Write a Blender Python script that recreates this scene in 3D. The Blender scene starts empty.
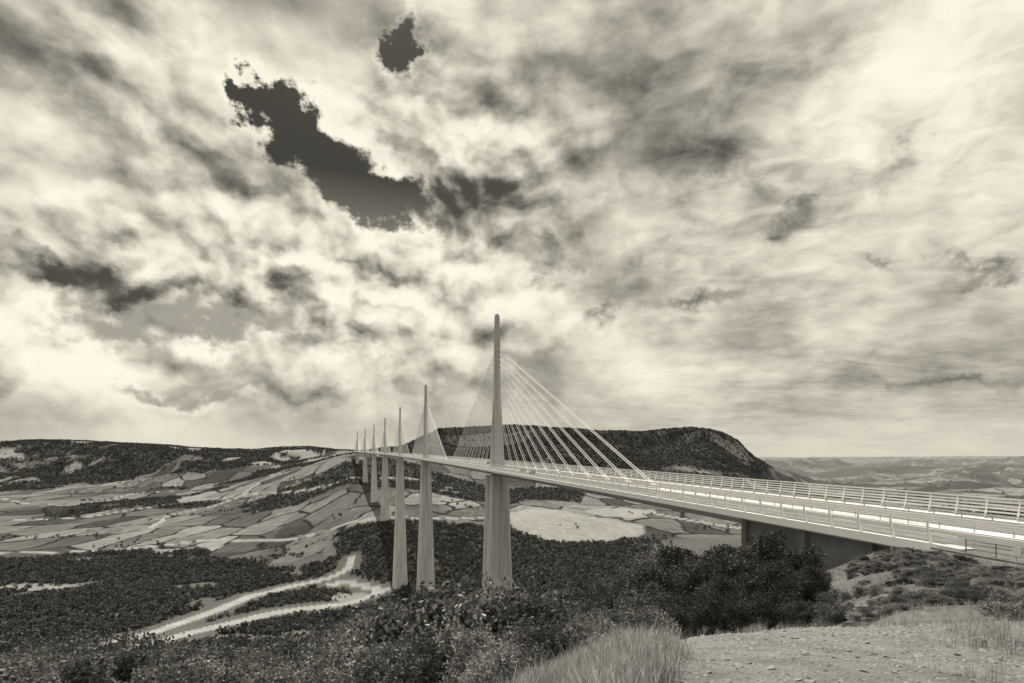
import bpy, math, random
import numpy as np
from mathutils import Vector
random.seed(7); rng=np.random.default_rng(11)
sc=bpy.context.scene
F=520.0; HV=466.0
TINT=(1.0,0.94,0.78)
# ------------------------------------------------------------ helpers
def nmat(name):
    m=bpy.data.materials.new(name); m.use_nodes=True
    nt=m.node_tree; b=nt.nodes['Principled BSDF']; b.inputs['Specular IOR Level'].default_value=0.25
    return m,nt,b
def simple_mat(name,val,rough=0.8,var=0.15,scale=1.0,bump=0.0,streak=False):
    m,nt,b=nmat(name)
    tc=nt.nodes.new('ShaderNodeTexCoord'); no=nt.nodes.new('ShaderNodeTexNoise')
    no.inputs['Scale'].default_value=scale; no.inputs['Detail'].default_value=6
    if streak:
        mp=nt.nodes.new('ShaderNodeMapping'); mp.inputs['Scale'].default_value=(1,1,.06) if streak=='v' else (.3,.3,1)
        nt.links.new(tc.outputs['Object'],mp.inputs['Vector']); nt.links.new(mp.outputs[0],no.inputs['Vector'])
    else: nt.links.new(tc.outputs['Object'],no.inputs['Vector'])
    r=nt.nodes.new('ShaderNodeMapRange'); r.inputs[1].default_value=.3; r.inputs[2].default_value=.7
    r.inputs[3].default_value=val*(1-var); r.inputs[4].default_value=val*(1+var)
    nt.links.new(no.outputs['Fac'],r.inputs[0])
    nt.links.new(r.outputs[0],b.inputs['Base Color'])
    b.inputs['Roughness'].default_value=rough
    if bump>0:
        bp=nt.nodes.new('ShaderNodeBump'); bp.inputs['Strength'].default_value=bump
        nt.links.new(no.outputs['Fac'],bp.inputs['Height']); nt.links.new(bp.outputs[0],b.inputs['Normal'])
    return m
def mesh_obj(name,verts,faces,mat=None,parent=None,smooth=False,mats=None,mi=None,link=True):
    me=bpy.data.meshes.new(name); me.from_pydata([tuple(v) for v in verts],[],[tuple(f) for f in faces])
    if mats:
        for q in mats: me.materials.append(q)
        if mi is not None: me.polygons.foreach_set('material_index',np.asarray(mi,dtype=np.int32))
    elif mat: me.materials.append(mat)
    if smooth: me.polygons.foreach_set('use_smooth',[True]*len(me.polygons))
    me.update(); o=bpy.data.objects.new(name,me)
    if link: sc.collection.objects.link(o)
    if parent: o.parent=parent
    return o
def empty(name):
    o=bpy.data.objects.new(name,None); sc.collection.objects.link(o); return o
class MB:
    def __init__(s): s.v=[]; s.f=[]
    def add(s,v,f):
        n=len(s.v); s.v+=list(v); s.f+=[tuple(i+n for i in q) for q in f]
    def loft(s,rings,cap=True):
        n=len(rings[0]); v=[p for r in rings for p in r]; f=[]
        for i in range(len(rings)-1):
            for j in range(n):
                k=(j+1)%n; f.append((i*n+j,i*n+k,(i+1)*n+k,(i+1)*n+j))
        if cap: f.append(tuple(range(n))[::-1]); f.append(tuple((len(rings)-1)*n+j for j in range(n)))
        s.add(v,f)
    def tube(s,a,b,r,n=5,r2=None):
        a=Vector(a);b=Vector(b);d=(b-a).normalized(); up=Vector((0,0,1)) if abs(d.z)<.95 else Vector((1,0,0))
        x=d.cross(up).normalized(); y=d.cross(x); r2=r if r2 is None else r2
        s.loft([[tuple(c+x*math.cos(t)*q+y*math.sin(t)*q) for t in [2*math.pi*i/n for i in range(n)]] for c,q in((a,r),(b,r2))])
# ------------------------------------------------------------ numpy noise
def vnoise(x,y,seed=0):
    xi=np.floor(x).astype(np.int64); yi=np.floor(y).astype(np.int64); fx=x-xi; fy=y-yi
    fx=fx*fx*(3-2*fx); fy=fy*fy*(3-2*fy)
    def h(a,b):
        n=(a*374761393+b*668265263+seed*1274126177)&0xffffffff
        n=((n^(n>>13))*1274126177)&0xffffffff; n=(n^(n>>16))&0xffff
        return n/65535.0
    return (h(xi,yi)*(1-fx)+h(xi+1,yi)*fx)*(1-fy)+(h(xi,yi+1)*(1-fx)+h(xi+1,yi+1)*fx)*fy
def fbm(x,y,wl,seed=0,o=4):
    t=0;a=1;s=0
    for i in range(o):
        t=t+a*(vnoise(x/wl*2**i+17.3*i,y/wl*2**i-9.1*i,seed+i)-.5); s+=a; a*=.5
    return t/s*2
def sstep(a,b,x):
    t=np.clip((x-a)/(b-a),0,1); return t*t*(3-2*t)
# ------------------------------------------------------------ viaduct axis (20 km radius, 3 % grade)
R=20000.0; PH0=.2755; X0=-8.7; Y0=302.0
def axis(s,t=0.0,z=0.0):
    p=PH0+s/R
    x=X0+R*(math.cos(p)-math.cos(PH0)); y=Y0+R*(math.sin(p)-math.sin(PH0))
    return (x+t*math.cos(p), y+t*math.sin(p), -0.5+.03025*s+z)
def inv_axis(x,y):
    dx=x-X0; dy=y-Y0
    s=-dx*math.sin(PH0)+dy*math.cos(PH0); t=dx*math.cos(PH0)+dy*math.sin(PH0)
    return s, t+s*s/(2*R)
S_AB0=-222.0; S_AB1=-254.0
# ------------------------------------------------------------ terrain
K=[1,3,6,9,12,25,50,80,120,200,300,450,600,950,1275,1600,2000,2450,3500,5000,8000,20000,70000]
def U(u): return math.atan((u-512)/F)
L0=[-1.7,-2.0,-3.3,-4.8,-6.2,-13,-26,-42,-62,-98,-130,-165,-188,-212,-203,-190,-172,-150,-110,-60,0,200,500]
tab=[
 (-math.pi,[-1.7,-1.8,-2,-2.3,-3,-4,-6,-8,-10,-14,-18,-20,-22,-25,-25,-25,-25,-25,-20,-10,0,100,500]),
 (-math.pi/2,[-1.7,-1.9,-2.5,-3.5,-4.5,-9,-18,-28,-40,-60,-80,-100,-120,-140,-150,-150,-140,-120,-90,-50,0,200,500]),
 (U(-300),L0),(U(0),L0),(U(200),L0),
 (U(300),[-1.7,-2.0,-3.3,-4.8,-6.2,-13,-26,-42,-62,-98,-130,-165,-195,-222,-195,-165,-130,-20,-20,0,0,200,500]),
 (U(350),[-1.7,-2.0,-3.3,-4.8,-6.2,-13,-26,-42,-62,-98,-132,-172,-212,-230,-150,-112,-58,62,60,40,0,200,500]),
 (U(400),[-1.7,-1.9,-3.1,-4.6,-6.1,-13,-26,-42,-62,-100,-138,-182,-228,-228,-125,-100,-75,30,30,20,0,200,500]),
 (U(500),[-1.7,-1.85,-2.8,-4.2,-5.8,-12.5,-25,-36,-50,-78,-99,-150,-190,-215,-150,-135,-115,-90,-60,-40,0,200,500]),
 (U(600),[-1.7,-1.85,-2.35,-3.2,-4.7,-11,-18,-26,-40,-72,-105,-140,-160,-175,-165,-140,-118,-90,-60,-40,0,200,500]),
 (U(700),[-1.7,-1.85,-2.3,-2.95,-3.85,-9.2,-15,-19,-32,-65,-100,-130,-145,-160,-155,-140,-120,-92,-70,-60,-80,80,800]),
 (U(800),[-1.7,-1.85,-2.3,-2.9,-3.7,-8.5,-12.5,-15,-24,-50,-80,-110,-125,-140,-145,-148,-155,-165,-185,-210,-180,60,900]),
 (U(850),[-1.7,-1.85,-2.3,-2.9,-3.7,-7.8,-9.8,-12,-18,-42,-75,-105,-120,-140,-145,-148,-155,-165,-185,-210,-180,60,900]),
 (U(900),[-1.7,-1.85,-2.3,-2.9,-3.7,-6.4,-8.6,-9.8,-15,-38,-70,-100,-120,-140,-145,-148,-155,-165,-185,-210,-180,60,900]),
 (U(1024),[-1.7,-1.85,-2.3,-2.9,-3.6,-5.9,-8.5,-9.2,-13,-30,-60,-95,-115,-135,-140,-145,-150,-160,-180,-210,-180,100,950]),
 (math.pi/2,[-1.7,-1.8,-2.2,-2.8,-3.5,-6,-9,-9.8,-12,-20,-40,-60,-80,-100,-110,-120,-120,-110,-90,-50,0,200,700]),
 (math.pi,[-1.7,-1.8,-2,-2.3,-3,-4,-6,-8,-10,-14,-18,-20,-22,-25,-25,-25,-25,-25,-20,-10,0,100,500]),
]
NT=721; NR=320
thg=np.linspace(-math.pi,math.pi,NT); lrg=np.linspace(0,math.log(70000),NR)
cols=np.array([np.interp(lrg,np.log(K),c[1]) for c in tab])
T=np.array([np.interp(thg,[c[0] for c in tab],cols[:,j]) for j in range(NR)]).T
def blur(A,ax,sg):
    k=int(3*sg)+1; w=np.exp(-.5*(np.arange(-k,k+1)/sg)**2); w/=w.sum()
    P=np.pad(A,[(k,k) if i==ax else (0,0) for i in range(2)],mode='edge'); out=0
    for i,q in enumerate(w):
        sl=[slice(None)]*2; sl[ax]=slice(i,i+A.shape[ax]); out=out+q*P[tuple(sl)]
    return out
T=blur(blur(T,1,1.6),0,2.2)
ru=[-400,-300,-100,0,60,150,200,250,285,310,345,365,400,425,440,480,520,560,600,640,665,690,710,725,738,745,755,765,780,800]
rv=[448,446,440,442,441,445,449,450,447,447,451,452,448,437,430,428,427,429,432,433,429,427,430,434,441,449,458,464,474,482]
rth=[U(a) for a in ru]
def height(x,y,detail=True):
    x=np.asarray(x,float); y=np.asarray(y,float)
    r=np.sqrt(x*x+y*y)+1e-6; th=np.arctan2(x,y)
    rho=r*np.cos(np.minimum(np.abs(th),math.radians(50)))
    l=np.clip(np.log(np.maximum(rho,1)),0,lrg[-1]-1e-6)/lrg[1]; a=np.clip((th+math.pi)/(thg[1]-thg[0]),0,NT-1.001)
    i=a.astype(int); j=l.astype(int); fa=a-i; fl=l-j
    z=(T[i,j]*(1-fl)+T[i,j+1]*fl)*(1-fa)+(T[i+1,j]*(1-fl)+T[i+1,j+1]*fl)*fa
    # ridges
    v=np.interp(th,rth,rv)
    yl=np.interp(th,[U(300),U(420)],[4300,3300]); y0=np.interp(th,[U(300),U(420)],[2750,2450])
    yl=yl*(1+.10*fbm(x,y,1500,31,3)); 
    p=(rho-y0)/(yl-y0)
    S1=sstep(0,1,p)*.75+.25*np.clip(p,0,1)
    # limestone scarp below the crest of the left ridge
    cl=sstep(U(262),U(285),th)*(1-sstep(U(325),U(338),th))
    S1=S1*(1-cl)+cl*(.35*np.clip(p/.6,0,1)+.45*sstep(.60,.70,p+.06*fbm(x,y,160,191,3))+.20*sstep(.70,1.0,p))
    S2=.62*(np.clip(p/.86,0,1)**1.25)+.38*sstep(.82,.98,p)
    m=sstep(U(380),U(430),th); S=S1*(1-m)+S2*m
    zt=(HV-v)*yl/F
    st=sstep(-1.6,-1.2,th)*(1-sstep(U(790),U(815),th))*(1-.9*sstep(7000,12000,rho))
    rise=np.maximum(zt-z,0)*S*st
    g=1-np.abs(fbm(x,y,800,77,4))*2.2
    z=z+rise+ (g-.55)*rise*(1.7-1.0*m)*(1-S)*sstep(0,.2,p)*(1-.7*cl)
    if detail:
        z=z+fbm(x,y,900,3,3)*20*sstep(1300,2500,rho)*(1-.8*np.clip(S*st,0,1))+fbm(x,y,260,5,3)*10*sstep(350,900,rho)+fbm(x,y,60,9,3)*1.6*sstep(60,300,rho)
        z=z+fbm(x,y,7,13,4)*.16*sstep(2,20,rho)+fbm(x,y,1.3,19,4)*.045
        far=sstep(2600,4500,rho)*(1-st)
        n1=.5-np.abs(fbm(x,y,2200,45,4))*2.6; n2=.5-np.abs(fbm(x,y,5200,49,4))*2.6; n3=.5-np.abs(fbm(x,y,17000,53,4))*2.4
        z=z+far*rho*(.028*n1*(1-sstep(7000,12000,rho))+.024*n2*sstep(5000,9000,rho)*(1-sstep(22000,30000,rho))+.010*n3*sstep(16000,26000,rho))
    # road corridor
    s,t=inv_axis(x,y); zr=-0.5+.03025*s; near=1-sstep(S_AB1+1,S_AB1+3,s)
    side=1-sstep(19,31,np.abs(t))
    z=z*(1-near*side)+(zr-.25)*near*side
    under=(1-near)*(1-sstep(16,24,np.abs(t)))*(s<-120)
    z=np.where(under>0,np.minimum(z,z*(1-under)+np.minimum(z,zr-6.2)*under),z)
    return z
def locate(u,v,y0=60.0):
    ys=np.geomspace(y0,20000,2500); zz=height((u-512)/F*ys,ys,False); vv=HV-F*zz/ys
    k=np.argmax(vv<=v); return ((u-512)/F*ys[k],ys[k])
# land-cover features on the terrain
def poly(pts,y0=60): return [locate(u,v,y0) for u,v in pts]
tracks=[(poly([(385,588),(362,598),(330,604),(280,612),(235,622),(185,634),(130,648),(60,668)],300),11,20),
        (poly([(350,556),(347,566),(330,576),(290,586),(250,598),(215,612),(170,626),(110,645)],300),9,18),
        (poly([(385,588),(345,580),(330,583)],300),9,20),
        (poly([(200,660),(120,668),(30,680)],250),6,10),
        (poly([(0,552),(100,549),(200,540),(330,527),(420,520),(520,519)],300),8,6),
        (poly([(0,520),(90,516),(200,500),(330,486),(430,481)],300),9,6),
        (poly([(640,512),(700,521),(780,530)],300),9,4),
        (poly([(0,500),(70,506),(140,494),(230,482)],300),8,4),
        (poly([(150,530),(170,515),(240,497),(260,484)],300),8,5)]
clear=[(locate(40,585,300),75,35),(locate(350,595,300),40,38),(locate(12,640,300),20,25)]
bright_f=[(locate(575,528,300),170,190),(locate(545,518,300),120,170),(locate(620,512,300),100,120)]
def seg_d(x,y,P):
    d=np.full(x.shape,1e9)
    for (ax,ay),(bx,by) in zip(P[:-1],P[1:]):
        ex,ey=bx-ax,by-ay; q=np.clip(((x-ax)*ex+(y-ay)*ey)/(ex*ex+ey*ey+1e-9),0,1)
        d=np.minimum(d,np.hypot(x-ax-q*ex,y-ay-q*ey))
    return d
def cover(x,y):
    r=np.hypot(x,y); th=np.arctan2(x,y); rho=r*np.cos(np.minimum(np.abs(th),math.radians(50)))
    wx=x+fbm(x,y,90,51,3)*28; wy=y+fbm(x,y,90,61,3)*28
    br=np.zeros_like(x); verge=np.zeros_like(x)
    for P,w,vg in tracks:
        dd=seg_d(x+.25*(wx-x),y+.25*(wy-y),P)*np.ones_like(x)
        br=np.maximum(br,1-sstep(w*.85,w*1.1,dd)); verge=np.maximum(verge,1-sstep(w+vg*.7,w+vg*1.2,dd))
    for (cx,cy),a,b in clear: br=np.maximum(br,(1-sstep(.8,1.1,np.hypot((wx-cx)/a,(wy-cy)/b)))*.6)
    # pale rock along the scarp
    pl=(rho-2750)/(4300*(1+.10*fbm(x,y,1500,31,3))-2750)+.06*fbm(x,y,160,191,3)
    rk=sstep(U(266),U(280),th)*(1-sstep(U(326),U(336),th))*sstep(.52,.60,pl)*(1-sstep(.72,.76,pl))*sstep(-.3,-.05,fbm(x,y,70,95,3))
    rk=np.maximum(rk,.7*(th<U(345))*sstep(2900,3100,rho)*(1-sstep(4200,4500,rho))*sstep(.34,.40,fbm(x,y,240,197,3)))
    br=np.maximum(br,rk)
    bf=np.zeros_like(x)
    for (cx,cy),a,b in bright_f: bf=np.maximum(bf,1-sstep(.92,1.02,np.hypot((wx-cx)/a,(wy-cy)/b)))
    fo=np.zeros_like(x)
    edge=fbm(x,y,300,71,4)
    fA=sstep(55,70,rho)*(1-sstep(1120,1150,rho+edge*150))*(1-sstep(U(640),U(700),th+edge*.02)*sstep(420,500,rho))*(1-sstep(U(600),U(680),th)*sstep(800,900,rho))
    fA=fA*np.where((rho>420)&(th<U(330)),sstep(-.55,-.42,fbm(x,y,110,101,4)),1)
    fB=sstep(U(330),U(345),th)*(1-sstep(U(620),U(640),th))*sstep(880,900,rho)*(1-sstep(1270,1300,rho+edge*90))
    fo=np.maximum(fA,fB)
    patch=sstep(.17,.2,fbm(x,y,520,81,3)+.10*fbm(x,y,60,85,2))*sstep(1150,1250,rho)
    fo=np.maximum(fo,patch)
    ridge=sstep(2750,3000,rho+edge*350)*(1-sstep(6500,7500,rho))*(1-sstep(U(760),U(775),th))
    rpat=np.where(th<U(380), sstep(-.25,-.15,fbm(x,y,380,91,4)+.4*(sstep(3100,4000,rho)-.5)),1.0)
    fo=np.maximum(fo*(1-ridge),ridge*rpat)
    s,t=inv_axis(x,y); fo=fo*np.where((np.abs(t)<26)&(s<-120),0,1)
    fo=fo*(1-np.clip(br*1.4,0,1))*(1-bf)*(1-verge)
    return fo,br,bf,rho,th
# mesh grid
tf=np.concatenate([np.arange(-180,-64,2.0),np.linspace(-62,62,1000),np.arange(64,180,2.0)])
tf=np.radians(tf); rr=np.concatenate([np.geomspace(.6,70000,760)])
TH,RR=np.meshgrid(tf,rr,indexing='ij'); RR=RR/np.cos(np.minimum(np.abs(TH),math.radians(50)))
GX=RR*np.sin(TH); GY=RR*np.cos(TH); GZ=height(GX,GY)
fo,br,bf,rho_,th_=cover(GX.ravel(),GY.ravel())
nt_,nr_=TH.shape
V=np.stack([GX.ravel(),GY.ravel(),GZ.ravel()],1)
ii,jj=np.meshgrid(np.arange(nt_),np.arange(nr_-1),indexing='ij'); i2=(ii+1)%nt_
Q=np.stack([ii*nr_+jj,i2*nr_+jj,i2*nr_+jj+1,ii*nr_+jj+1],-1).reshape(-1,4)
me=bpy.data.meshes.new('ground'); nv=len(V); nq=len(Q)
me.vertices.add(nv+1); co=np.vstack([V,[[0,0,float(height(0.01,0.0))]]]); me.vertices.foreach_set('co',co.astype(np.float32).ravel())
tri=np.array([[ (k+1)%nt_*nr_, k*nr_, nv] for k in range(nt_)])
me.loops.add(nq*4+len(tri)*3); me.loops.foreach_set('vertex_index',np.concatenate([Q.ravel(),tri.ravel()]).astype(np.int32))
me.polygons.add(nq+len(tri))
me.polygons.foreach_set('loop_start',np.concatenate([np.arange(nq)*4,nq*4+np.arange(len(tri))*3]).astype(np.int32))
me.polygons.foreach_set('loop_total',np.concatenate([np.full(nq,4),np.full(len(tri),3)]).astype(np.int32))
me.polygons.foreach_set('use_smooth',np.ones(nq+len(tri),dtype=bool))
me.update(calc_edges=True); me.validate()
def attr(n,a):
    at=me.attributes.new(n,'FLOAT','POINT'); at.data.foreach_set('value',np.concatenate([a,[0]]).astype(np.float32))
farm=sstep(1050,1250,rho_+fbm(GX.ravel(),GY.ravel(),200,5)*60)
gravel=sstep(U(600),U(680),th_+fbm(GX.ravel(),GY.ravel(),3,7)*.06)*(1-sstep(10.8,12.2,rho_+fbm(GX.ravel(),GY.ravel(),2,8)*1.0))
gravel*=1-.8*sstep(U(900),U(1000),th_)*sstep(4,9,rho_)
farw=sstep(.10,.16,fbm(GX.ravel(),GY.ravel(),1100,161,5)+.35*fbm(GX.ravel(),GY.ravel(),5000,171,3))*sstep(2600,3000,rho_)
attr('farwood',farw)
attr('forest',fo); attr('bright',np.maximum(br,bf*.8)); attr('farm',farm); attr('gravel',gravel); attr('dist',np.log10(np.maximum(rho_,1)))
ground=bpy.data.objects.new('ground',me); sc.collection.objects.link(ground)
# ground material
m,nt,b=nmat('ground_mat'); me.materials.append(m); N=nt.nodes; Lk=nt.links.new
def at(n):
    a=N.new('ShaderNodeAttribute'); a.attribute_name=n; return a.outputs['Fac']
geo=N.new('ShaderNodeNewGeometry'); pos=geo.outputs['Position']
def noise(scale,detail=6,rough=.55,vec=None,dist=0):
    n=N.new('ShaderNodeTexNoise'); n.inputs['Scale'].default_value=scale; n.inputs['Detail'].default_value=detail; n.inputs['Roughness'].default_value=rough; n.inputs['Distortion'].default_value=dist
    Lk(vec or pos,n.inputs['Vector']); return n.outputs['Fac']
def rng_(x,a,bb,c,d):
    r=N.new('ShaderNodeMapRange')
    for i,q in zip((1,2,3,4),(a,bb,c,d)): r.inputs[i].default_value=q
    Lk(x,r.inputs[0]); return r.outputs[0]
def math_(op,x,y=None):
    q=N.new('ShaderNodeMath'); q.operation=op
    for i,a in enumerate((x,y)):
        if a is None: continue
        if isinstance(a,(int,float)): q.inputs[i].default_value=a
        else: Lk(a,q.inputs[i])
    return q.outputs[0]
def mixf(f,a,bb):
    q=N.new('ShaderNodeMix'); q.data_type='FLOAT'
    for i,a_ in zip((0,2,3),(f,a,bb)):
        if isinstance(a_,(int,float)): q.inputs[i].default_value=a_
        else: Lk(a_,q.inputs[i])
    return q.outputs[0]
wn=N.new('ShaderNodeTexNoise'); wn.inputs['Scale'].default_value=.005; wn.inputs['Detail'].default_value=4; wn.inputs['Roughness'].default_value=.5; Lk(pos,wn.inputs['Vector'])
vm=N.new('ShaderNodeVectorMath'); vm.operation='MULTIPLY_ADD'; Lk(wn.outputs['Color'],vm.inputs[0]); vm.inputs[1].default_value=(90,90,0); 
mp=N.new('ShaderNodeMapping'); mp.inputs['Scale'].default_value=(1,.5,0); mp.inputs['Rotation'].default_value=(0,0,.5); Lk(pos,mp.inputs['Vector']); Lk(mp.outputs[0],vm.inputs[2])
def vor(feat,s):
    v=N.new('ShaderNodeTexVoronoi'); v.voronoi_dimensions='2D'; v.feature=feat; v.inputs['Scale'].default_value=s; Lk(vm.outputs[0],v.inputs['Vector']); return v
vc=vor('F1',.0090); ve=vor('DISTANCE_TO_EDGE',.0090); sp=N.new('ShaderNodeSeparateColor'); Lk(vc.outputs['Color'],sp.inputs[0])
vc2=vor('F1',.0019); sp2=N.new('ShaderNodeSeparateColor'); Lk(vc2.outputs['Color'],sp2.inputs[0])
field=rng_(math_('ADD',math_('MULTIPLY',sp.outputs[0],.75),math_('MULTIPLY',sp2.outputs[1],.25)),.1,.9,.055,.235)
# tillage lines: noise stretched along each field's direction
mt=N.new('ShaderNodeMapping'); mt.inputs['Scale'].default_value=(.12,.008,0); Lk(math_('MULTIPLY',sp.outputs[1],3.1) if False else pos,mt.inputs['Vector'])
rotc=N.new('ShaderNodeCombineXYZ'); Lk(math_('MULTIPLY',sp.outputs[1],3.1),rotc.inputs[2]); Lk(rotc.outputs[0],mt.inputs['Rotation'])
till=N.new('ShaderNodeTexNoise'); till.inputs['Scale'].default_value=1; till.inputs['Detail'].default_value=2; Lk(mt.outputs[0],till.inputs['Vector'])
field=math_('MULTIPLY',field,rng_(till.outputs['Fac'],.3,.7,.82,1.18))
field=math_('MULTIPLY',field,rng_(noise(.03,7,.6),.3,.7,.8,1.2))
field=math_('MULTIPLY',field,rng_(noise(.0022,5,.6),.35,.65,.8,1.25))
hedge=math_('MULTIPLY',rng_(ve.outputs['Distance'],.025,.055,1,0),rng_(noise(.008,4,.6),.40,.47,0,1))
field=mixf(hedge,field,.03)
field=mixf(math_('MULTIPLY',at('farwood'),.9),field,.045)
grass=math_('MULTIPLY',rng_(noise(.25,9,.65),.3,.7,.09,.22),rng_(noise(6,6,.7),.3,.7,.6,1.4))
grass=mixf(rng_(at('dist'),2.0,2.6,0,.45),grass,.07)
grav=math_('MULTIPLY',rng_(noise(1.2,7,.65),.3,.7,.15,.28),rng_(noise(28,6,.8),.3,.7,.45,1.55))
c=mixf(at('farm'),grass,field)
c=mixf(at('gravel'),c,grav)
fc=math_('MULTIPLY',rng_(noise(.09,7,.75),.35,.65,.028,.09),rng_(noise(.012,4),.3,.7,.7,1.4))
c=mixf(at('forest'),c,fc)
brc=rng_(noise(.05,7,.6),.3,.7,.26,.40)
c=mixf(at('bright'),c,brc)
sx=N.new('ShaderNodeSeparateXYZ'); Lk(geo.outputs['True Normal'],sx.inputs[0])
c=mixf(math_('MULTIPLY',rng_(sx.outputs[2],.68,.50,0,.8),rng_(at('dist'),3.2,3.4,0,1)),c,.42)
c=mixf(rng_(at('dist'),3.45,4.8,0,.62),c,.34)  # aerial haze painted into the albedo: far ground blends to a paler grey
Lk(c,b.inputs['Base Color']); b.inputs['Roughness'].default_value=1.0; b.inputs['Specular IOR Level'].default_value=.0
bn=N.new('ShaderNodeBump'); bn.inputs['Strength'].default_value=.7; bn.inputs['Distance'].default_value=.05; Lk(noise(14,7,.75),bn.inputs['Height'])
bn2=N.new('ShaderNodeBump'); bn2.inputs['Distance'].default_value=9.0; Lk(math_('MULTIPLY',at('forest'),.8),bn2.inputs['Strength']); Lk(noise(.06,5,.7),bn2.inputs['Height']); Lk(bn.outputs[0],bn2.inputs['Normal'])
Lk(bn2.outputs[0],b.inputs['Normal'])

# ------------------------------------------------------------ materials
M_conc=simple_mat('pier_concrete',.66,.85,.24,.5,.0,'v')
M_conc_d=simple_mat('abutment_concrete',.17,.9,.3,.3,.1)
M_white=simple_mat('white_painted_steel',.85,.45,.04,.2)
M_deck=simple_mat('deck_steel',.82,.5,.08,.05)
M_mast=simple_mat('pylon_steel',.50,.5,.14,.12,0,'v')
M_cable=simple_mat('stay_sheath',.80,.5,.03,.2)
M_asph=simple_mat('asphalt',.18,.95,.16,.5,.0)
M_mark=simple_mat('road_paint',.8,.7,.08,2)
M_rail=simple_mat('galvanised_rail',.5,.5,.1,.5)
M_fence=simple_mat('weathered_fence_steel',.16,.6,.2,2)
M_dark=simple_mat('dark_metal',.06,.5,.1,1)
# ------------------------------------------------------------ viaduct
via=empty('cable_stayed_viaduct')
def srange(a,b,st): n=max(1,int(round(abs(b-a)/st))); return [a+(b-a)*i/n for i in range(n+1)]
def sweep(mb,prof,s0,s1,st=8,closed=True):
    rings=[[axis(s,t,z) for t,z in prof] for s in srange(s0,s1,st)]
    if closed: mb.loft(rings)
    else:
        n=len(prof); v=[p for r_ in rings for p in r_]; mb.add(v,[(i*n+j,i*n+j+1,(i+1)*n+j+1,(i+1)*n+j) for i in range(len(rings)-1) for j in range(n-1)])
def box_prof(t0,t1,z0,z1): return [(t0,z0),(t1,z0),(t1,z1),(t0,z1)]
SE=2245.0
mb=MB(); sweep(mb,[(-16,.12),(-16,-.75),(-15.2,-.95),(-9,-2.7),(-3,-4.2),(3,-4.2),(9,-2.7),(15.2,-.95),(16,-.75),(16,.12),(15.6,.12),(15.6,0),(-15.6,0),(-15.6,.12)],S_AB1,SE,12)
mesh_obj('deck',mb.v,mb.f,M_deck,via)
mb=MB()
for t in (-16.06,16.06): sweep(mb,box_prof(t-.03,t+.03,-.8,.2),S_AB1-.02,SE,12)
mesh_obj('deck_cornice',mb.v,mb.f,M_white,via)
mb=MB(); s=S_AB0+6
while s<420:
    sweep(mb,[(-16.1,-.78),(-15.25,-1.0),(-9.02,-2.75),(-3,-4.25),(3,-4.25),(3,-4.2),(-3,-4.2),(-9,-2.7),(-15.2,-.95),(-16.09,-.75)],s,s+.15,1); s+=4.17*3
mesh_obj('deck_ribs',mb.v,mb.f,M_rail,via)
# road
road=empty('road')
mb=MB(); sweep(mb,[(-14.2,.004),(-2.3,.004)],-900,SE,6,False); sweep(mb,[(2.3,.004),(14.2,.004)],-900,SE,6,False)
mesh_obj('asphalt_surface',mb.v,mb.f,M_asph,road)
mb=MB(); sweep(mb,[(-17,-1.2),(-17,-.06),(-14.3,0),(14.3,0),(17,-.06),(17,-1.2)],-900,S_AB1,10,False)
mesh_obj('road_verge',mb.v,mb.f,simple_mat('verge_gravel',.16,.95,.3,1.5,.1),road)
mb=MB()
for t in (-11.2,-3.5,3.5,11.2): sweep(mb,[(t-.14,.009),(t+.14,.009)],-900,900,6,False)
for t in (-7.4,7.4):
    s=-900
    while s<600: sweep(mb,[(t-.09,.009),(t+.09,.009)],s,s+3.5,4,False); s+=13
mesh_obj('lane_markings',mb.v,mb.f,M_mark,road)
mb=MB()
for t in (-1.7,1.7,-14.0,14.0):
    for z in (.45,.75): sweep(mb,box_prof(t-.06,t+.06,z-.08,z+.08),-700,SE,12)
    s=-700
    while s<500: sweep(mb,box_prof(t-.05,t+.05,0,.8),s,s+.12,1); s+=4
mesh_obj('guard_rails',mb.v,mb.f,M_rail,road)
# wind screens
def screen(name,tb,side,s0,s1,slat,lo=0):
    mb=MB(); ms=MB()
    def prof(z): return tb+side*(.0+.55*math.sin(min(z/3.1,1)*1.9))
    s=s0
    while s<s1:
        zs=[0,.5,1,1.5,2,2.6,3.15]; w=.07; rings=[]
        for z in zs:
            th=.19-.045*z; c=prof(z)
            rings.append([axis(s-w,c-th,z),axis(s+w,c-th,z),axis(s+w,c+th,z),axis(s-w,c+th,z)])
        mb.loft(rings); s+= 4.0 if s<150 else (8 if s<700 else 20)
    for i,z in enumerate([.55,1.05,1.55,2.05,2.55,3.05]):
        c=prof(z); sweep(ms,box_prof(c-.02,c+.02,z-slat,z+slat),s0,s1,8)
    mesh_obj(name+'_posts',mb.v,mb.f,M_white,via); mesh_obj(name+'_slats',ms.v,ms.f,M_white,via)
screen('wind_screen',-15.5,-1,S_AB1+1,S_AB0+22,.022)
screen('wind_screen',-15.5,-1,S_AB0+22,SE,.10)
screen('wind_screen',15.5,1,-330,SE,.12)
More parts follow.
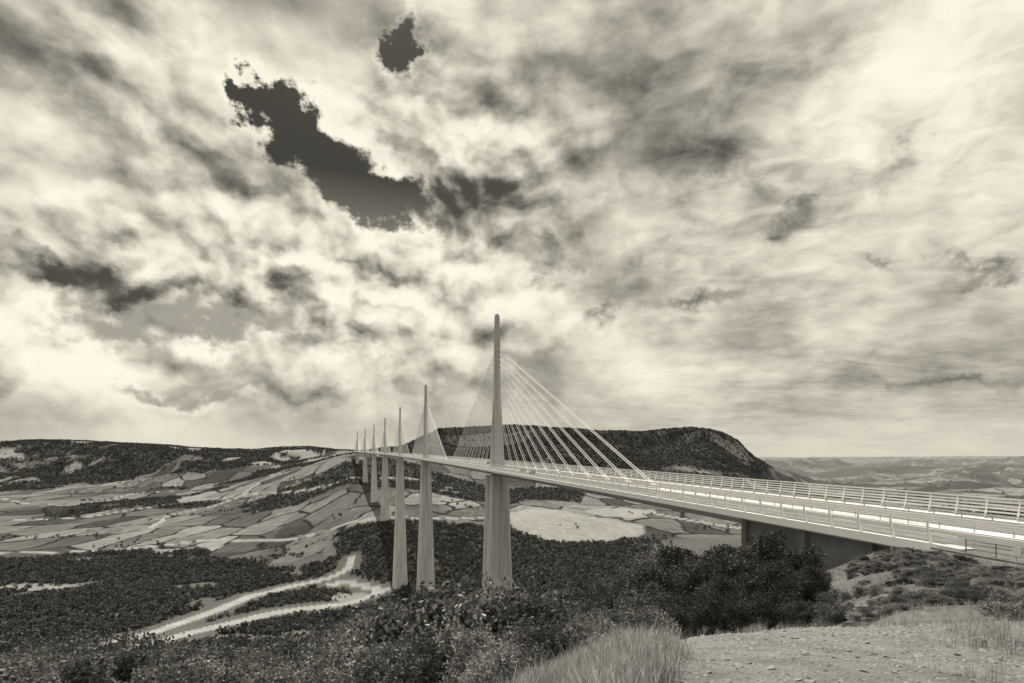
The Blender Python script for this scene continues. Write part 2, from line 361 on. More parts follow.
# abutment
mb=MB()
r=[]
for s in (S_AB0,S_AB1):
    r.append([axis(s,-13.2,-1.5),axis(s,-13.2,-16),axis(s,13.2,-16),axis(s,13.2,-1.5)])
mb.loft(r)
for s in (S_AB1,S_AB1+9,S_AB1+19,S_AB0-1.2):
    mb.loft([[axis(s,-13.9,-1.25),axis(s,-13.9,-15),axis(s,-13.21,-15),axis(s,-13.21,-1.25)],[axis(s+1,-13.9,-1.25),axis(s+1,-13.9,-15),axis(s+1,-13.21,-15),axis(s+1,-13.21,-1.25)]])
mesh_obj('abutment',mb.v,mb.f,M_conc_d,via)
mb=MB()
mb.loft([[axis(S_AB1-.02,-16.3,.15),axis(S_AB1-.02,-16.3,-2.6),axis(S_AB1-.02,-14.4,-2.6),axis(S_AB1-.02,-14.4,.15)],[axis(S_AB1-2.4,-16.3,.15),axis(S_AB1-2.4,-16.3,-.5),axis(S_AB1-2.4,-14.4,-.5),axis(S_AB1-2.4,-14.4,.15)]])
mesh_obj('abutment_end_block',mb.v,mb.f,simple_mat('light_concrete',.6,.8,.1,1),via)
# piers, pylons, stays
hs=[94.5,252,235,146,138,113,82]
def section(w,l,groove=True):
    a=w/2; q=l/2; ch=min(a,q)*.35; g=.5
    if groove: return [(-a,-q+ch),(-a+ch,-q),(-.7,-q),(-.45,-q+g),(.45,-q+g),(.7,-q),(a-ch,-q),(a,-q+ch),(a,q-ch),(a-ch,q),(.7,q),(.45,q-g),(-.45,q-g),(-.7,q),(-a+ch,q),(-a,q-ch)]
    return [(-a,-q+ch),(-a+ch,-q),(a-ch,-q),(a,-q+ch),(a,q-ch),(a-ch,q),(-a+ch,q),(-a,q-ch)]
for i,h in enumerate(hs):
    s0=342.0*i
    def ring(ds,z,w,l,g=True): return [axis(s0+ds+b_,a_,z-.03025*(ds+b_)) for a_,b_ in section(w,l,g)]
    mb=MB(); top=-4.9; split=min(90,h*.93)
    W=lambda d:10.2+.068*d
    for sg in(-1,1):
        rings=[]
        for k in range(7):
            d=split*k/6
            rings.append(ring(sg*(5.6-1.35*k/6),top-d,W(d),4.6+3.6*k/6))
        mb.loft(rings)
        mb.loft([ring(sg*5.6,-4.25,4,2.4,False),ring(sg*5.6,-4.95,5,3,False)])
    rings=[ring(0,top-split+.02,W(split)+.3,16.9)]
    n=5
    for k in range(1,n+1):
        d=split+(h+14-split)*k/n; rings.append(ring(0,top-d,W(d)+.3,16.9+.04*(d-split)))
    mb.loft(rings)
    mesh_obj('pier_%d'%(i+1),mb.v,mb.f,M_conc,via)
    mb=MB()
    H=88.5
    for sg in(-1,1):
        mb.loft([ring(sg*(7.6-6.2*k/5),H*.44*k/5-.2*(k==0),4.7-.9*k/5,3.6-1.0*k/5,False) for k in range(6)])
    mb.loft([ring(0,H*.42,3.7,5.2,False),ring(0,H*.6,3.5,4.0,False),ring(0,H*.8,3.2,3.2,False),ring(0,H*.985,2.7,2.2,False),ring(0,H,2.0,1.5,False)])
    mesh_obj('pylon_%d'%(i+1),mb.v,mb.f,M_mast,via)
    mb=MB(); rad=.12 if i==0 else .14+.03*i
    for sg in(-1,1):
        for k in range(11):
            for dt in ((-.45,.45) if i<2 else (0,)):
                dd=(33+14.0*k) if (i==0 and sg<0) else (31+12.6*k)
                A=Vector(axis(s0,dt,H*.47+k*2.75)); B=Vector(axis(s0+sg*dd,dt,.3)); 
                mb.tube(A,B,rad,5)
                if i<3: mb.tube(B,B+(A-B).normalized()*4,rad*2.0,5)
    mesh_obj('stay_cables_%d'%(i+1),mb.v,mb.f,M_cable,via)
# ------------------------------------------------------------ vehicles
M_glass=simple_mat('car_glass',.03,.15,.1,1)
def car(s,t,val,rev=False,L=4.4):
    e=empty('car'); p=Vector(axis(s,t,.02)); e.location=p; ph=PH0+s/R; e.rotation_euler=(0,0,ph+(math.pi if rev else 0))
    body=MB(); w=.88
    def rg(y,z0,z1,ww): return [(-ww,y,z0),(ww,y,z0),(ww*1.0,y,(z0+z1)*.55),(ww*.93,y,z1),(-ww*.93,y,z1),(-ww,y,(z0+z1)*.55)]
    body.loft([rg(-L/2,.35,.75,w*.85),rg(-L/2+.15,.25,.9,w),rg(-.9,.22,.95,w),rg(.9,.22,.93,w),rg(L/2-.3,.25,.78,w*.97),rg(L/2,.35,.62,w*.82)])
    mesh_obj('body',body.v,body.f,simple_mat('car_paint',val,.3,.03,1),e)
    cab=MB(); cab.loft([[(-.78,-1.9,.92),(.78,-1.9,.92),(.78,1.0,.92),(-.78,1.0,.92)],[(-.62,-1.35,1.42),(.62,-1.35,1.42),(.62,.25,1.42),(-.62,.25,1.42)]])
    mesh_obj('windows',cab.v,cab.f,M_glass,e)
    rf=MB(); rf.loft([[(-.63,-1.36,1.425),(.63,-1.36,1.425),(.63,.26,1.425),(-.63,.26,1.425)],[(-.57,-1.2,1.48),(.57,-1.2,1.48),(.57,.1,1.48),(-.57,.1,1.48)]])
    mesh_obj('roof',rf.v,rf.f,simple_mat('car_roof',val,.3,.03,1),e)
    wh=MB()
    for x in(-.8,.8):
        for y in(-1.35,1.35): wh.tube((x-.1,y,.32),(x+.1,y,.32),.32,14)
    mesh_obj('wheels',wh.v,wh.f,M_dark,e)
car(-95,-9.2,.05); car(-70,-5.4,.5); car(60,9,.07,True)
# ------------------------------------------------------------ farmhouses in the valley
M_wall=simple_mat('rendered_wall',.8,.9,.1,.5); M_roof=simple_mat('tile_roof',.20,.9,.2,1)
def house(x,y,L,Wd,H,rot):
    z=float(height(x,y))-.5; e=empty('farmhouse'); e.location=(x,y,z); e.rotation_euler=(0,0,rot)
    a,b=L/2,Wd/2; w=MB()
    w.add([(-a,-b,0),(a,-b,0),(a,b,0),(-a,b,0),(-a,-b,H),(a,-b,H),(a,b,H),(-a,b,H),(-a,0,H+b*.6),(a,0,H+b*.6)],[(0,1,5,4),(2,3,7,6),(1,2,6,9,5),(3,0,4,8,7)])
    mesh_obj('walls',w.v,w.f,M_wall,e)
    r=MB(); o=.4
    for s in(-1,1): r.loft([[(k*(a+o),s*(b+o),H-o*.6+.03),(k*(a+o),0,H+b*.6+.05),(k*(a+o),0,H+b*.6+.3),(k*(a+o),s*(b+o),H-o*.6+.28)] for k in(-1,1)])
    mesh_obj('roof',r.v,r.f,M_roof,e)
    q=MB()
    for k in range(int(L//3)):
        xx=-a+1.5+3*k
        for zz in ([1.2] if H<5 else [1.2,4.2]): q.loft([[(xx-.5,s*(b+.02),zz),(xx+.5,s*(b+.02),zz),(xx+.5,s*(b+.02),zz+1.3),(xx-.5,s*(b+.02),zz+1.3)] for s in(-1,1)])
    mesh_obj('windows',q.v,q.f,M_dark,e)
hr=random.Random(5)
for u,v,n in [(310,538,7),(205,512,6),(100,532,5),(448,492,5),(30,508,5),(690,505,3),(260,498,4),(300,484,6),(90,492,6)]:
    cx,cy=locate(u,v,1000)
    for k in range(n): house(cx+hr.uniform(-60,60),cy+hr.uniform(-60,60),hr.uniform(13,30),hr.uniform(9,13),hr.choice([5,7.5]),hr.uniform(-.5,.5))
# ------------------------------------------------------------ vegetation prototypes
def fol_mat(name,lo,hi,tr=.35):
    m,nt,b=nmat(name); oi=nt.nodes.new('ShaderNodeObjectInfo'); g=nt.nodes.new('ShaderNodeNewGeometry')
    n=nt.nodes.new('ShaderNodeTexNoise'); n.inputs['Scale'].default_value=1.3; n.inputs['Detail'].default_value=2
    tc=nt.nodes.new('ShaderNodeTexCoord'); nt.links.new(tc.outputs['Object'],n.inputs['Vector'])
    r=nt.nodes.new('ShaderNodeMapRange'); r.inputs[1].default_value=.35;r.inputs[2].default_value=.65;r.inputs[3].default_value=lo;r.inputs[4].default_value=hi
    nt.links.new(n.outputs['Fac'],r.inputs[0])
    r2=nt.nodes.new('ShaderNodeMapRange'); r2.inputs[3].default_value=.5;r2.inputs[4].default_value=1.6; nt.links.new(oi.outputs['Random'],r2.inputs[0])
    r3=nt.nodes.new('ShaderNodeMapRange'); r3.inputs[3].default_value=.4;r3.inputs[4].default_value=1.8; nt.links.new(g.outputs['Random Per Island'],r3.inputs[0])
    a=nt.nodes.new('ShaderNodeMath');a.operation='MULTIPLY';nt.links.new(r.outputs[0],a.inputs[0]);nt.links.new(r2.outputs[0],a.inputs[1])
    c=nt.nodes.new('ShaderNodeMath');c.operation='MULTIPLY';nt.links.new(a.outputs[0],c.inputs[0]);nt.links.new(r3.outputs[0],c.inputs[1])
    nt.links.new(c.outputs[0],b.inputs['Base Color']); b.inputs['Roughness'].default_value=.6
    if tr>0:
        t=nt.nodes.new('ShaderNodeBsdfTranslucent'); nt.links.new(c.outputs[0],t.inputs['Color']); mx=nt.nodes.new('ShaderNodeMixShader'); mx.inputs[0].default_value=tr
        nt.links.new(b.outputs[0],mx.inputs[1]); nt.links.new(t.outputs[0],mx.inputs[2]); nt.links.new(mx.outputs[0],nt.nodes['Material Output'].inputs['Surface'])
    return m
M_leaf=fol_mat('foliage_dark',.04,.105,.2); M_leaf2=fol_mat('foliage_light',.08,.27,.2); M_mid=fol_mat('foliage_mid',.04,.12,.2); M_far=fol_mat('foliage_far',.05,.14,0)
M_bark=simple_mat('bark',.09,.9,.3,4,.3); M_grass=fol_mat('dry_grass',.22,.42)
def leaves(P,size,flat=.3):
    n=len(P); a=rng.normal(size=(n,3)); a/=np.linalg.norm(a,axis=1)[:,None]
    b_=rng.normal(size=(n,3)); b_-=a*(a*b_).sum(1)[:,None]; b_/=np.linalg.norm(b_,axis=1)[:,None]
    s=(size*rng.uniform(.6,1.4,n))[:,None]
    v=np.stack([P-a*s,P+b_*s*.55,P+a*s,P-b_*s*.55],1).reshape(-1,3)
    return v,np.arange(n*4).reshape(-1,4)
def crown(nl,lobes,size,H=1.0,Wd=.55,low=.1,seed=0):
    r_=np.random.default_rng(seed); pts=[]
    C=[]
    for k in range(lobes):
        a=r_.uniform(0,2*math.pi); q=math.sqrt(r_.uniform(0,1))*Wd*.68; z=r_.uniform(low+.12,.88)
        q*=math.sqrt(max(.1,1-((z-.42)/.62)**2)); C.append((q*math.cos(a),q*math.sin(a),z*H,r_.uniform(.08,.20)))
    per=nl//lobes
    for cx,cy,cz,rad in C:
        d=r_.normal(size=(per,3)); d/=np.linalg.norm(d,axis=1)[:,None]
        rr_=rad*(r_.uniform(.55,1.15,per))
        rr_=rr_*(1+.32*np.sin(d[:,0]*7+cx*20)*np.sin(d[:,1]*6+cy*20))
        p=d*rr_[:,None]; p[:,2]*=.85; pts.append(p+np.array([cx,cy,cz]))
    return np.vstack(pts),C
def tree_proto(name,nl,lobes,size,Wd,low,seed,mat,trunk=.03,limbs=True):
    P,C=crown(nl,lobes,size,1,Wd,low,seed); P=P[P[:,2]>.0]
    v,f=leaves(P,size); mb=MB(); mb.v=[tuple(q) for q in v]; mb.f=[tuple(int(i) for i in q) for q in f]; nl_=len(mb.f)
    mb.tube((0,0,-.15),(0.01,0,.35),trunk,6,trunk*.6)
    if limbs:
        for cx,cy,cz,rad in C[::2]: mb.tube((0.005,0,min(.3,cz*.4)),(cx,cy,cz),trunk*.4,4,trunk*.12)
    mi=[0]*nl_+[1]*(len(mb.f)-nl_)
    return mesh_obj(name,mb.v,mb.f,mats=[mat,M_bark],mi=mi,link=False)
near=[tree_proto('tree_proto',16000,38,.015,.62,.02,100+i,M_leaf) for i in range(4)]
bush=[tree_proto('bush_proto',16000,44,.018,.75,-.1,200+i,M_leaf2,.02) for i in range(3)]
mid=[tree_proto('midtree_proto',1600,16,.04,.6,-.05,300+i,M_mid,.03,False) for i in range(3)]
farp=[tree_proto('fartree_proto',260,9,.10,.62,-.1,400+i,M_far,.03,False) for i in range(3)]
tuft=[]
for i in range(3):
    mb=MB()
    for k in range(26):
        a=rng.uniform(0,6.28); x,y=rng.normal(0,.10,2); h=rng.uniform(.25,.6); w=.004; l=rng.uniform(.05,.28)
        dx,dy=math.cos(a),math.sin(a)
        mb.add([(x-dy*w,y+dx*w,-.03),(x+dy*w,y-dx*w,-.03),(x+dx*l*.4+dy*w*.8,y+dy*l*.4-dx*w*.8,h*.6),(x+dx*l*.4-dy*w*.8,y+dy*l*.4+dx*w*.8,h*.6),(x+dx*l,y+dy*l,h)],[(0,1,2,3),(3,2,4)])
    tuft.append(mesh_obj('tuft_proto',mb.v,mb.f,M_grass,link=False))
M_stone=simple_mat('pebbles',.28,.9,.35,3)
peb=[]
for i in range(2):
    mb=MB(); rings=[]
    for k in range(4):
        z=[-.4,-.1,.25,.42][k]; q=[.6,1,.8,.3][k]
        rings.append([(math.cos(t)*q*rng.uniform(.8,1.2),math.sin(t)*q*rng.uniform(.7,1.1),z) for t in np.linspace(0,2*math.pi,7)[:-1]])
    mb.loft(rings); peb.append(mesh_obj('pebble_proto',mb.v,mb.f,M_stone,link=False))
def scatter(name,P,scl,protos,tilt=0.05):
    n=len(P); me=bpy.data.meshes.new(name); me.vertices.add(n); me.vertices.foreach_set('co',P.astype(np.float32).ravel())
    a=me.attributes.new('scl','FLOAT_VECTOR','POINT'); a.data.foreach_set('vector',scl.astype(np.float32).ravel())
    rot=np.stack([rng.normal(0,tilt,n),rng.normal(0,tilt,n),rng.uniform(0,6.283,n)],1)
    a=me.attributes.new('rot','FLOAT_VECTOR','POINT'); a.data.foreach_set('vector',rot.astype(np.float32).ravel())
    a=me.attributes.new('pid','INT','POINT'); a.data.foreach_set('value',rng.integers(0,len(protos),n).astype(np.int32))
    o=bpy.data.objects.new(name,me); sc.collection.objects.link(o)
    col=bpy.data.collections.new(name+'_source')
    for q in protos: col.objects.link(q)
    ng=bpy.data.node_groups.new(name,'GeometryNodeTree')
    ng.interface.new_socket('Geometry',in_out='INPUT',socket_type='NodeSocketGeometry'); ng.interface.new_socket('Geometry',in_out='OUTPUT',socket_type='NodeSocketGeometry')
    gi=ng.nodes.new('NodeGroupInput'); go=ng.nodes.new('NodeGroupOutput'); ci=ng.nodes.new('GeometryNodeCollectionInfo'); ci.inputs['Collection'].default_value=col
    ci.inputs['Separate Children'].default_value=True; ci.inputs['Reset Children'].default_value=True
    ip=ng.nodes.new('GeometryNodeInstanceOnPoints'); ip.inputs['Pick Instance'].default_value=True
    def na(nm,t):
        x=ng.nodes.new('GeometryNodeInputNamedAttribute'); x.data_type=t; x.inputs['Name'].default_value=nm
        return [o_ for o_ in x.outputs if o_.enabled and o_.name=='Attribute'][0]
    er=ng.nodes.new('FunctionNodeEulerToRotation')
    l=ng.links.new; l(gi.outputs[0],ip.inputs['Points']); l(ci.outputs[0],ip.inputs['Instance']); l(na('pid','INT'),ip.inputs['Instance Index'])
    l(na('rot','FLOAT_VECTOR'),er.inputs[0]); l(er.outputs[0],ip.inputs['Rotation']); l(na('scl','FLOAT_VECTOR'),ip.inputs['Scale']); l(ip.outputs[0],go.inputs[0])
    md=o.modifiers.new('scatter','NODES'); md.node_group=ng
    return o
def sample(n,u0,u1,y0,y1):
    y=np.sqrt(rng.uniform(y0*y0,y1*y1,n)); u=rng.uniform(u0,u1,n); x=(u-512)/F*y; return x,y
def forest(name,n,u0,u1,y0,y1,hmin,hmax,protos,prob=1.0):
    x,y=sample(n,u0,u1,y0,y1); fo,br,bf,_,_=cover(x,y); k=rng.uniform(size=n)<fo*prob; x=x[k];y=y[k]
    z=height(x,y)-.4; h=rng.uniform(hmin,hmax,len(x))*(1+.25*fbm(x,y,40,3,2)); w=h*rng.uniform(.8,1.25,len(x))
    return scatter(name,np.stack([x,y,z],1),np.stack([w,w,h],1),protos)
forest('woodland',1500,-120,760,62,190,4,8,near[:2])
forest('woodland',22000,-120,1150,190,480,4.5,9,mid)
forest('woodland',42000,-150,760,480,1330,3.5,8.5,farp)
forest('woodland',50000,-150,1150,1330,2900,5,10,farp)
forest('woodland',80000,-150,780,2750,4700,8,13,farp)
# hedgerow trees dotted over the farmland
x,y=sample(9000,-150,1150,1250,3200); k=fbm(x,y,120,121,3)>.36; x=x[k];y=y[k]; h=rng.uniform(5,9,len(x))
scatter('hedgerow_trees',np.stack([x,y,height(x,y)-.4],1),np.stack([h,h,h],1),farp)
# ---- individual trees and bushes near the viewpoint
def plant(kind,u,v,y,wf=1.15,h=None):
    x=(u-512)/F*y; g=float(height(x,y)); zt=(HV-v)*y/F; hh=max(zt-g,.6) if h is None else h
    hh+=.3
    src=random.choice(near if kind=='tree' else bush)
    o=bpy.data.objects.new('broadleaf_tree' if kind=='tree' else 'bush',src.data); sc.collection.objects.link(o)
    w=hh*wf*random.uniform(.9,1.15); 
    o.location=(x,y,g-.3); o.scale=(w,w*random.uniform(.9,1.1),hh*1.02); o.rotation_euler=(0,0,random.uniform(0,6.28))
for u,v,y in [(560,590,62),(590,582,66),(612,578,60),(632,572,56),(650,564,50),(670,552,56),(692,548,54),(714,558,48),(735,548,52),(758,542,47),(788,534,42),(812,564,39),
              (545,604,50),(600,600,46),(640,596,42),(680,594,38),(712,598,34),(745,594,33),(775,592,31),(575,602,48),(800,600,29),(725,574,42),(770,562,38),(655,580,46)]:
    plant('tree',u,v,y,1.0)
for u,v,y in [(418,598,25),(452,584,23),(486,582,22),(515,600,21),(390,612,26),(352,626,27),(318,634,27),(280,642,28),(240,646,28),(200,644,28),(165,642,29),(120,636,30),(85,638,30),(50,644,28),(15,652,26),(-25,655,26),
              (470,628,13),(430,640,14),(505,644,10),(380,644,16),(330,654,17),(60,660,18),(110,656,20),(180,660,19),(250,660,18),(290,664,15),(535,626,17),(560,619,20),(585,616,24),(615,612,26),(645,610,28)]:
    plant('bush',u,v,y,1.0)
for u,v,y,h in [(862,590,33,None),(845,598,34,None),(878,602,31,None),(1018,626,13,.7),(830,610,28,1.6),(905,574,44,.9),(940,578,38,.8),(985,598,26,.7)]:
    plant('bush',u,v,y,1.2,h)
# low scrub on the bank beside the road
x,y=sample(1100,850,1100,20,52); k=(fbm(x,y,7,131,3)>-.06); s_,t_=inv_axis(x,y); k&=(t_<-20); x=x[k];y=y[k]; h=rng.uniform(.2,.7,len(x))
scatter('low_scrub',np.stack([x,y,height(x,y)-.1],1),np.stack([h*1.8,h*1.8,h],1),bush[:2]+near[:1])
# dry grass
x,y=sample(80000,380,1250,2.6,60); th=np.arctan2(x,y)
gd=sstep(U(600),U(680),th+fbm(x,y,3,7)*.06)*(1-sstep(10.8,12.2,y+fbm(x,y,2,8)*1.0)); gd*=1-.8*sstep(U(900),U(1000),th)*sstep(4,9,y)
s_,t_=inv_axis(x,y); dens=(1-gd*.985)*(.2+.8*sstep(-.3,.2,fbm(x,y,6,33,3)))*(~((np.abs(t_)<18)&(s_<-200)))
k=rng.uniform(size=len(x))<dens; x=x[k];y=y[k]
hh=rng.uniform(.5,1.15,len(x))*(.7+.3*fbm(x,y,4,3,2)); hh=np.where(np.arctan2(x,y)>U(680),hh*.7,hh*.8)
scatter('dry_grass',np.stack([x,y,height(x,y)],1),np.stack([hh,hh,hh],1),tuft,.12)
x,y=sample(4200,500,720,3.0,12); k=(np.arctan2(x,y)<U(650)+.16*fbm(x,y,1.5,3))&(fbm(x,y,1.2,141,3)>-.2); x=x[k];y=y[k]; hh=rng.uniform(.25,.7,len(x))*(1+.6*fbm(x,y,1.0,151,2))
scatter('dry_grass',np.stack([x,y,height(x,y)],1),np.stack([hh*1.2,hh*1.2,hh],1),tuft,.2)
x,y=sample(26000,380,1250,2.2,13); 
s1=rng.exponential(.010,len(x))+.005; s1=np.minimum(s1,.07)
th=np.arctan2(x,y); k=th>U(600)
scatter('gravel_stones',np.stack([x,y,height(x,y)],1)[k],np.stack([s1,s1,s1*.7],1)[k],peb,.4)
# ---- roadside furniture beyond the abutment (fence, sign)
fen=empty('roadside_fence'); mb=MB()
s=S_AB1-3
while s>-330:
    mb.tube(axis(s,-16.6,-.3),axis(s,-16.6,1.25),.05,6); s-=2.5
for z in(.35,.8,1.2):
    sweep(mb,box_prof(-16.62,-16.58,z-.02,z+.02),-330,S_AB1-3,6)
mesh_obj('posts_and_rails',mb.v,mb.f,M_fence,fen)
sg=empty('traffic_sign'); mb=MB(); p=axis(-262,-18.2,0); gz=p[2]-.6
mb.tube((p[0],p[1],gz-.5),(p[0],p[1],gz+2.0),.04,8); mesh_obj('post',mb.v,mb.f,M_rail,sg)
mb=MB(); mb.loft([[(p[0]-.35,p[1]-.06,gz+z),(p[0]+.35,p[1]-.06,gz+z),(p[0]+.35,p[1]-.045,gz+z),(p[0]-.35,p[1]-.045,gz+z)] for z in (1.3,2.05)])
mesh_obj('panel',mb.v,mb.f,M_white,sg)
# ------------------------------------------------------------ light
el=math.radians(54); az=math.radians(-18)   # azimuth clockwise from +Y
d=Vector((math.sin(az)*math.cos(el),math.cos(az)*math.cos(el),math.sin(el)))
sl=bpy.data.lights.new('sun','SUN'); sl.energy=4.9; sl.angle=math.radians(.5); sl.color=(1,.945,.80)
so=bpy.data.objects.new('sun',sl); sc.collection.objects.link(so); so.rotation_euler=(-d).to_track_quat('-Z','Y').to_euler(); so.location=(50,0,200)
# ------------------------------------------------------------ world: Nishita sky seen through a red filter + procedural clouds
w=bpy.data.worlds.new('World'); sc.world=w; w.use_nodes=True; nt=w.node_tree; N=nt.nodes; Lk=nt.links.new
w.cycles.sampling_method='NONE'
bg=N['Background']; bg.inputs['Strength'].default_value=.1
sky=N.new('ShaderNodeTexSky'); sky.sky_type='NISHITA'; sky.sun_disc=False; sky.sun_elevation=el; sky.sun_rotation=az; sky.dust_density=1.5
ss=N.new('ShaderNodeSeparateColor'); Lk(sky.outputs[0],ss.inputs[0])
tc=N.new('ShaderNodeTexCoord'); D=tc.outputs['Generated']; sx=N.new('ShaderNodeSeparateXYZ'); Lk(D,sx.inputs[0]); X,Y,Z=sx.outputs
theta=math_('ARCTAN2',X,Y); hor=math_('SQRT',math_('ADD',math_('MULTIPLY',X,X),math_('MULTIPLY',Y,Y))); elv=math_('DIVIDE',Z,math_('MAXIMUM',hor,.02))
def comb(a,b_,c_=0.0):
    q=N.new('ShaderNodeCombineXYZ')
    for i,v in enumerate((a,b_,c_)):
        if isinstance(v,(int,float)): q.inputs[i].default_value=v
        else: Lk(v,q.inputs[i])
    return q.outputs[0]
def vmul(a,v):
    q=N.new('ShaderNodeVectorMath'); q.operation='MULTIPLY'; Lk(a,q.inputs[0]); q.inputs[1].default_value=v; return q.outputs[0]
def vadd(a,bb):
    q=N.new('ShaderNodeVectorMath'); q.operation='ADD'; Lk(a,q.inputs[0])
    if isinstance(bb,tuple): q.inputs[1].default_value=bb
    else: Lk(bb,q.inputs[1])
    return q.outputs[0]
P2=comb(theta,elv)
wz=N.new('ShaderNodeTexNoise'); wz.noise_dimensions='2D'; wz.inputs['Scale'].default_value=5; wz.inputs['Detail'].default_value=8; wz.inputs['Roughness'].default_value=.64; Lk(P2,wz.inputs['Vector'])
W0=vadd(wz.outputs['Color'],(-.5,-.5,-.5))
AE=vadd(P2,vmul(W0,(.24,.24,0)))
zz=math_('ADD',math_('MAXIMUM',Z,0.0),.14)
PL=comb(math_('DIVIDE',X,zz),math_('DIVIDE',Y,zz),0.0)      # flat cloud deck projection
def blobs(lst,vec):
    acc=None
    for (u,v,su,sv,ang,amp) in lst:
        th=U(u); cth=math.cos(th)
        mp=N.new('ShaderNodeMapping'); mp.vector_type='TEXTURE'
        mp.inputs['Location'].default_value=(th,(HV-v)/F*cth,0); mp.inputs['Rotation'].default_value=(0,0,math.radians(ang)); mp.inputs['Scale'].default_value=(su/F*cth*cth,sv/F*cth,1)
        Lk(vec,mp.inputs['Vector'])
        dp=N.new('ShaderNodeVectorMath'); dp.operation='DOT_PRODUCT'; Lk(mp.outputs[0],dp.inputs[0]); Lk(mp.outputs[0],dp.inputs[1])
        e=math_('MULTIPLY',math_('EXPONENT',math_('MULTIPLY',dp.outputs['Value'],-1.0)),amp)
        acc=e if acc is None else math_('ADD',acc,e)
    return acc
holes=blobs([(248,85,20,12,-40,.9),(275,112,34,24,-40,1.25),(296,155,38,42,0,1.35),(372,190,54,28,-12,1.35),(405,30,16,56,6,1.4),(172,62,12,9,0,1.0),(480,238,80,20,-12,.62),
             (215,325,130,22,0,.68),(60,325,70,22,0,.62),(140,402,180,16,0,.65),(500,288,80,18,0,.65),(600,250,60,20,0,.4),(640,335,110,18,0,.5),(300,310,26,14,0,.5)],AE)
tone=blobs([(110,120,130,90,0,.10),(330,50,90,40,20,.10),(620,60,200,60,10,-.13),(940,50,110,80,0,.38),(860,130,130,60,0,.15),(290,262,110,32,0,.15),(205,318,22,34,0,.40),(365,352,56,17,0,.40),(60,272,80,15,-6,-.28),
            (10,368,45,9,0,-.18),(490,225,95,38,-12,-.30),(685,172,90,22,-22,-.22),(785,212,30,16,0,-.32),(712,302,38,8,8,-.34),(592,314,26,8,15,-.32),(885,165,40,9,5,-.18),(905,262,30,7,0,-.22),(1005,250,44,10,14,-.32),
            (650,250,60,12,0,-.16),(930,382,70,8,0,-.18),(740,345,200,40,0,.10),(400,300,60,26,0,.14),(90,350,50,10,0,.2),(300,392,90,6,0,-.12),(180,200,90,30,25,-.06),(0,30,120,60,0,-.14),(430,140,60,40,30,.10),(250,232,60,14,10,-.10),(350,120,20,50,35,.14)],AE)
def noiseW(vec,scale,detail=10,rough=.58,dist=0.0):
    n=N.new('ShaderNodeTexNoise'); n.noise_dimensions='2D'; n.inputs['Scale'].default_value=scale; n.inputs['Detail'].default_value=detail; n.inputs['Roughness'].default_value=rough; n.inputs['Distortion'].default_value=dist
    Lk(vec,n.inputs['Vector']); return math_('SUBTRACT',n.outputs['Fac'],.5)
def vorW(vec,scale,detail,rough):
    n=N.new('ShaderNodeTexVoronoi'); n.voronoi_dimensions='2D'; n.feature='SMOOTH_F1'; n.normalize=True
    n.inputs['Scale'].default_value=scale; n.inputs['Detail'].default_value=detail; n.inputs['Roughness'].default_value=rough; n.inputs['Smoothness'].default_value=.3
    Lk(vec,n.inputs['Vector']); return n.outputs['Distance']
CL=vmul(vadd(P2,(3.7,1.3,0)),(1,1.35,1))
nA=noiseW(CL,3.0,8,.47); nB=noiseW(vadd(CL,(.04,.075,0)),3.0,5,.42)
BV=vmul(vadd(P2,vmul(W0,(.075,.075,0))),(1,1.25,1))
v1=vorW(BV,7,3,.5); v2=vorW(vadd(BV,(.012,.035,0)),7,3,.5)
nS=noiseW(vmul(PL,(1.0,1.7,1)),1.5,7,.55,.3); nR=noiseW(vmul(PL,(1,1.3,1)),7,4,.55,.4)
nF=noiseW(CL,24,4,.6)
relief=math_('SUBTRACT',nA,nB); vrel=math_('SUBTRACT',v2,v1)
cov=math_('ADD',.82,math_('MULTIPLY',nA,1.8)); cov=math_('ADD',cov,math_('MULTIPLY',nF,.6))
cov=math_('ADD',cov,math_('MULTIPLY',math_('SUBTRACT',.35,v1),.9))
cov=math_('SUBTRACT',cov,holes)
r=N.new('ShaderNodeMapRange'); r.interpolation_type='SMOOTHSTEP'; r.inputs[1].default_value=-.14; r.inputs[2].default_value=.38; Lk(cov,r.inputs[0]); alpha=r.outputs[0]
right=rng_(theta,U(500),U(760),0,1)
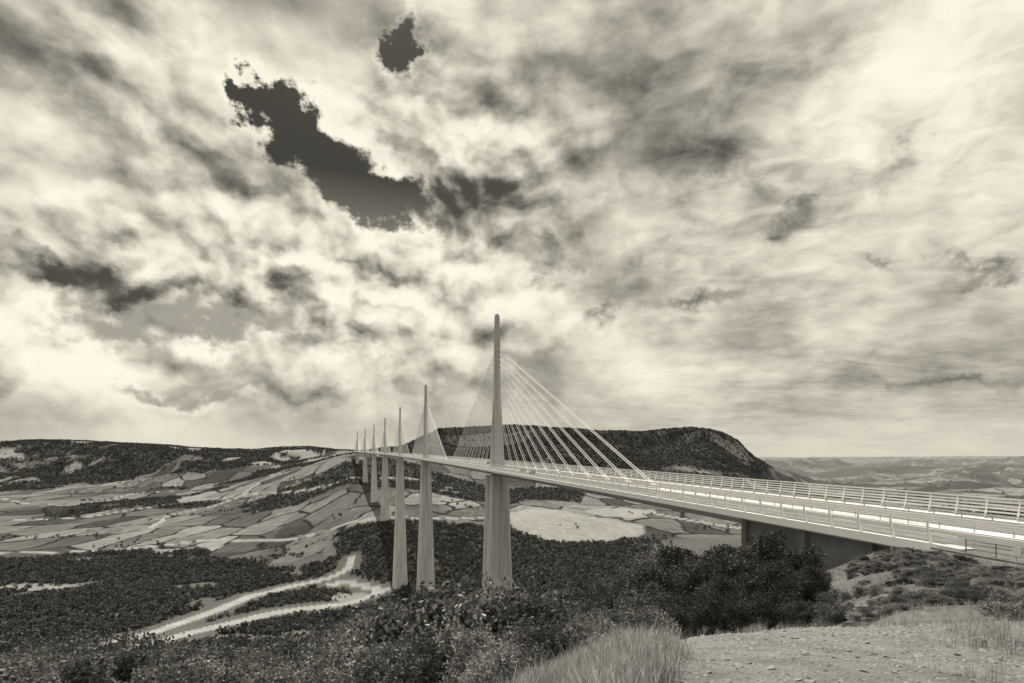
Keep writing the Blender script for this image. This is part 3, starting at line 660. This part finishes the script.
cum=math_('MINIMUM',blobs([(330,300,220,90,0,1.0),(90,330,140,90,0,.8),(200,110,260,120,0,.40),(470,170,130,100,0,.7)],P2),1.0)
Bt=math_('ADD',.53,tone)
Bt=math_('ADD',Bt,math_('MULTIPLY',relief,mixf(right,1.3,.7)))
Bt=math_('ADD',Bt,math_('MULTIPLY',vrel,math_('MULTIPLY',cum,3.0)))
Bt=math_('ADD',Bt,math_('MULTIPLY',nS,mixf(right,.12,.50)))
Bt=math_('ADD',Bt,math_('MULTIPLY',math_('MULTIPLY',nR,rng_(elv,.2,.5,.3,1)),mixf(right,.0,.70)))
Bt=math_('ADD',Bt,math_('MULTIPLY',nA,.30)); Bt=math_('ADD',Bt,math_('MULTIPLY',nF,mixf(right,.15,.12)))
Bt=math_('ADD',Bt,rng_(cov,.15,.65,.22,0))     # thin sunlit edges
r=N.new('ShaderNodeMapRange'); r.interpolation_type='SMOOTHSTEP'; r.inputs[1].default_value=-.02; r.inputs[2].default_value=1.02; r.inputs[3].default_value=.08; r.inputs[4].default_value=1.0; Lk(Bt,r.inputs[0]); Bt=r.outputs[0]
hz=rng_(elv,0.0,.14,.75,0)
Bt=mixf(hz,Bt,.68)
clr=math_('ADD',math_('MULTIPLY',ss.outputs[0],.008),math_('MINIMUM',rng_(elv,.05,.30,.54,.34),rng_(elv,.30,.54,.34,.012)))
tot=mixf(alpha,clr,Bt)
tot=mixf(rng_(elv,-.02,.08,.85,0),tot,.72)
cc=N.new('ShaderNodeVectorMath'); cc.operation='SCALE'; cc.inputs[0].default_value=tuple(10*c_ for c_ in TINT); Lk(tot,cc.inputs['Scale'])
Lk(cc.outputs[0],bg.inputs['Color'])
# ------------------------------------------------------------ camera
cd=bpy.data.cameras.new('camera'); cam=bpy.data.objects.new('camera',cd); sc.collection.objects.link(cam); sc.camera=cam
cam.location=(0,0,0); cam.rotation_euler=(math.radians(90),0,0)
cd.sensor_width=36; cd.lens=F/1024*36; cd.shift_y=(HV-341.5)/1024; cd.clip_start=.05; cd.clip_end=200000
sc.view_settings.view_transform='Standard'; sc.view_settings.look='None'; sc.view_settings.exposure=0
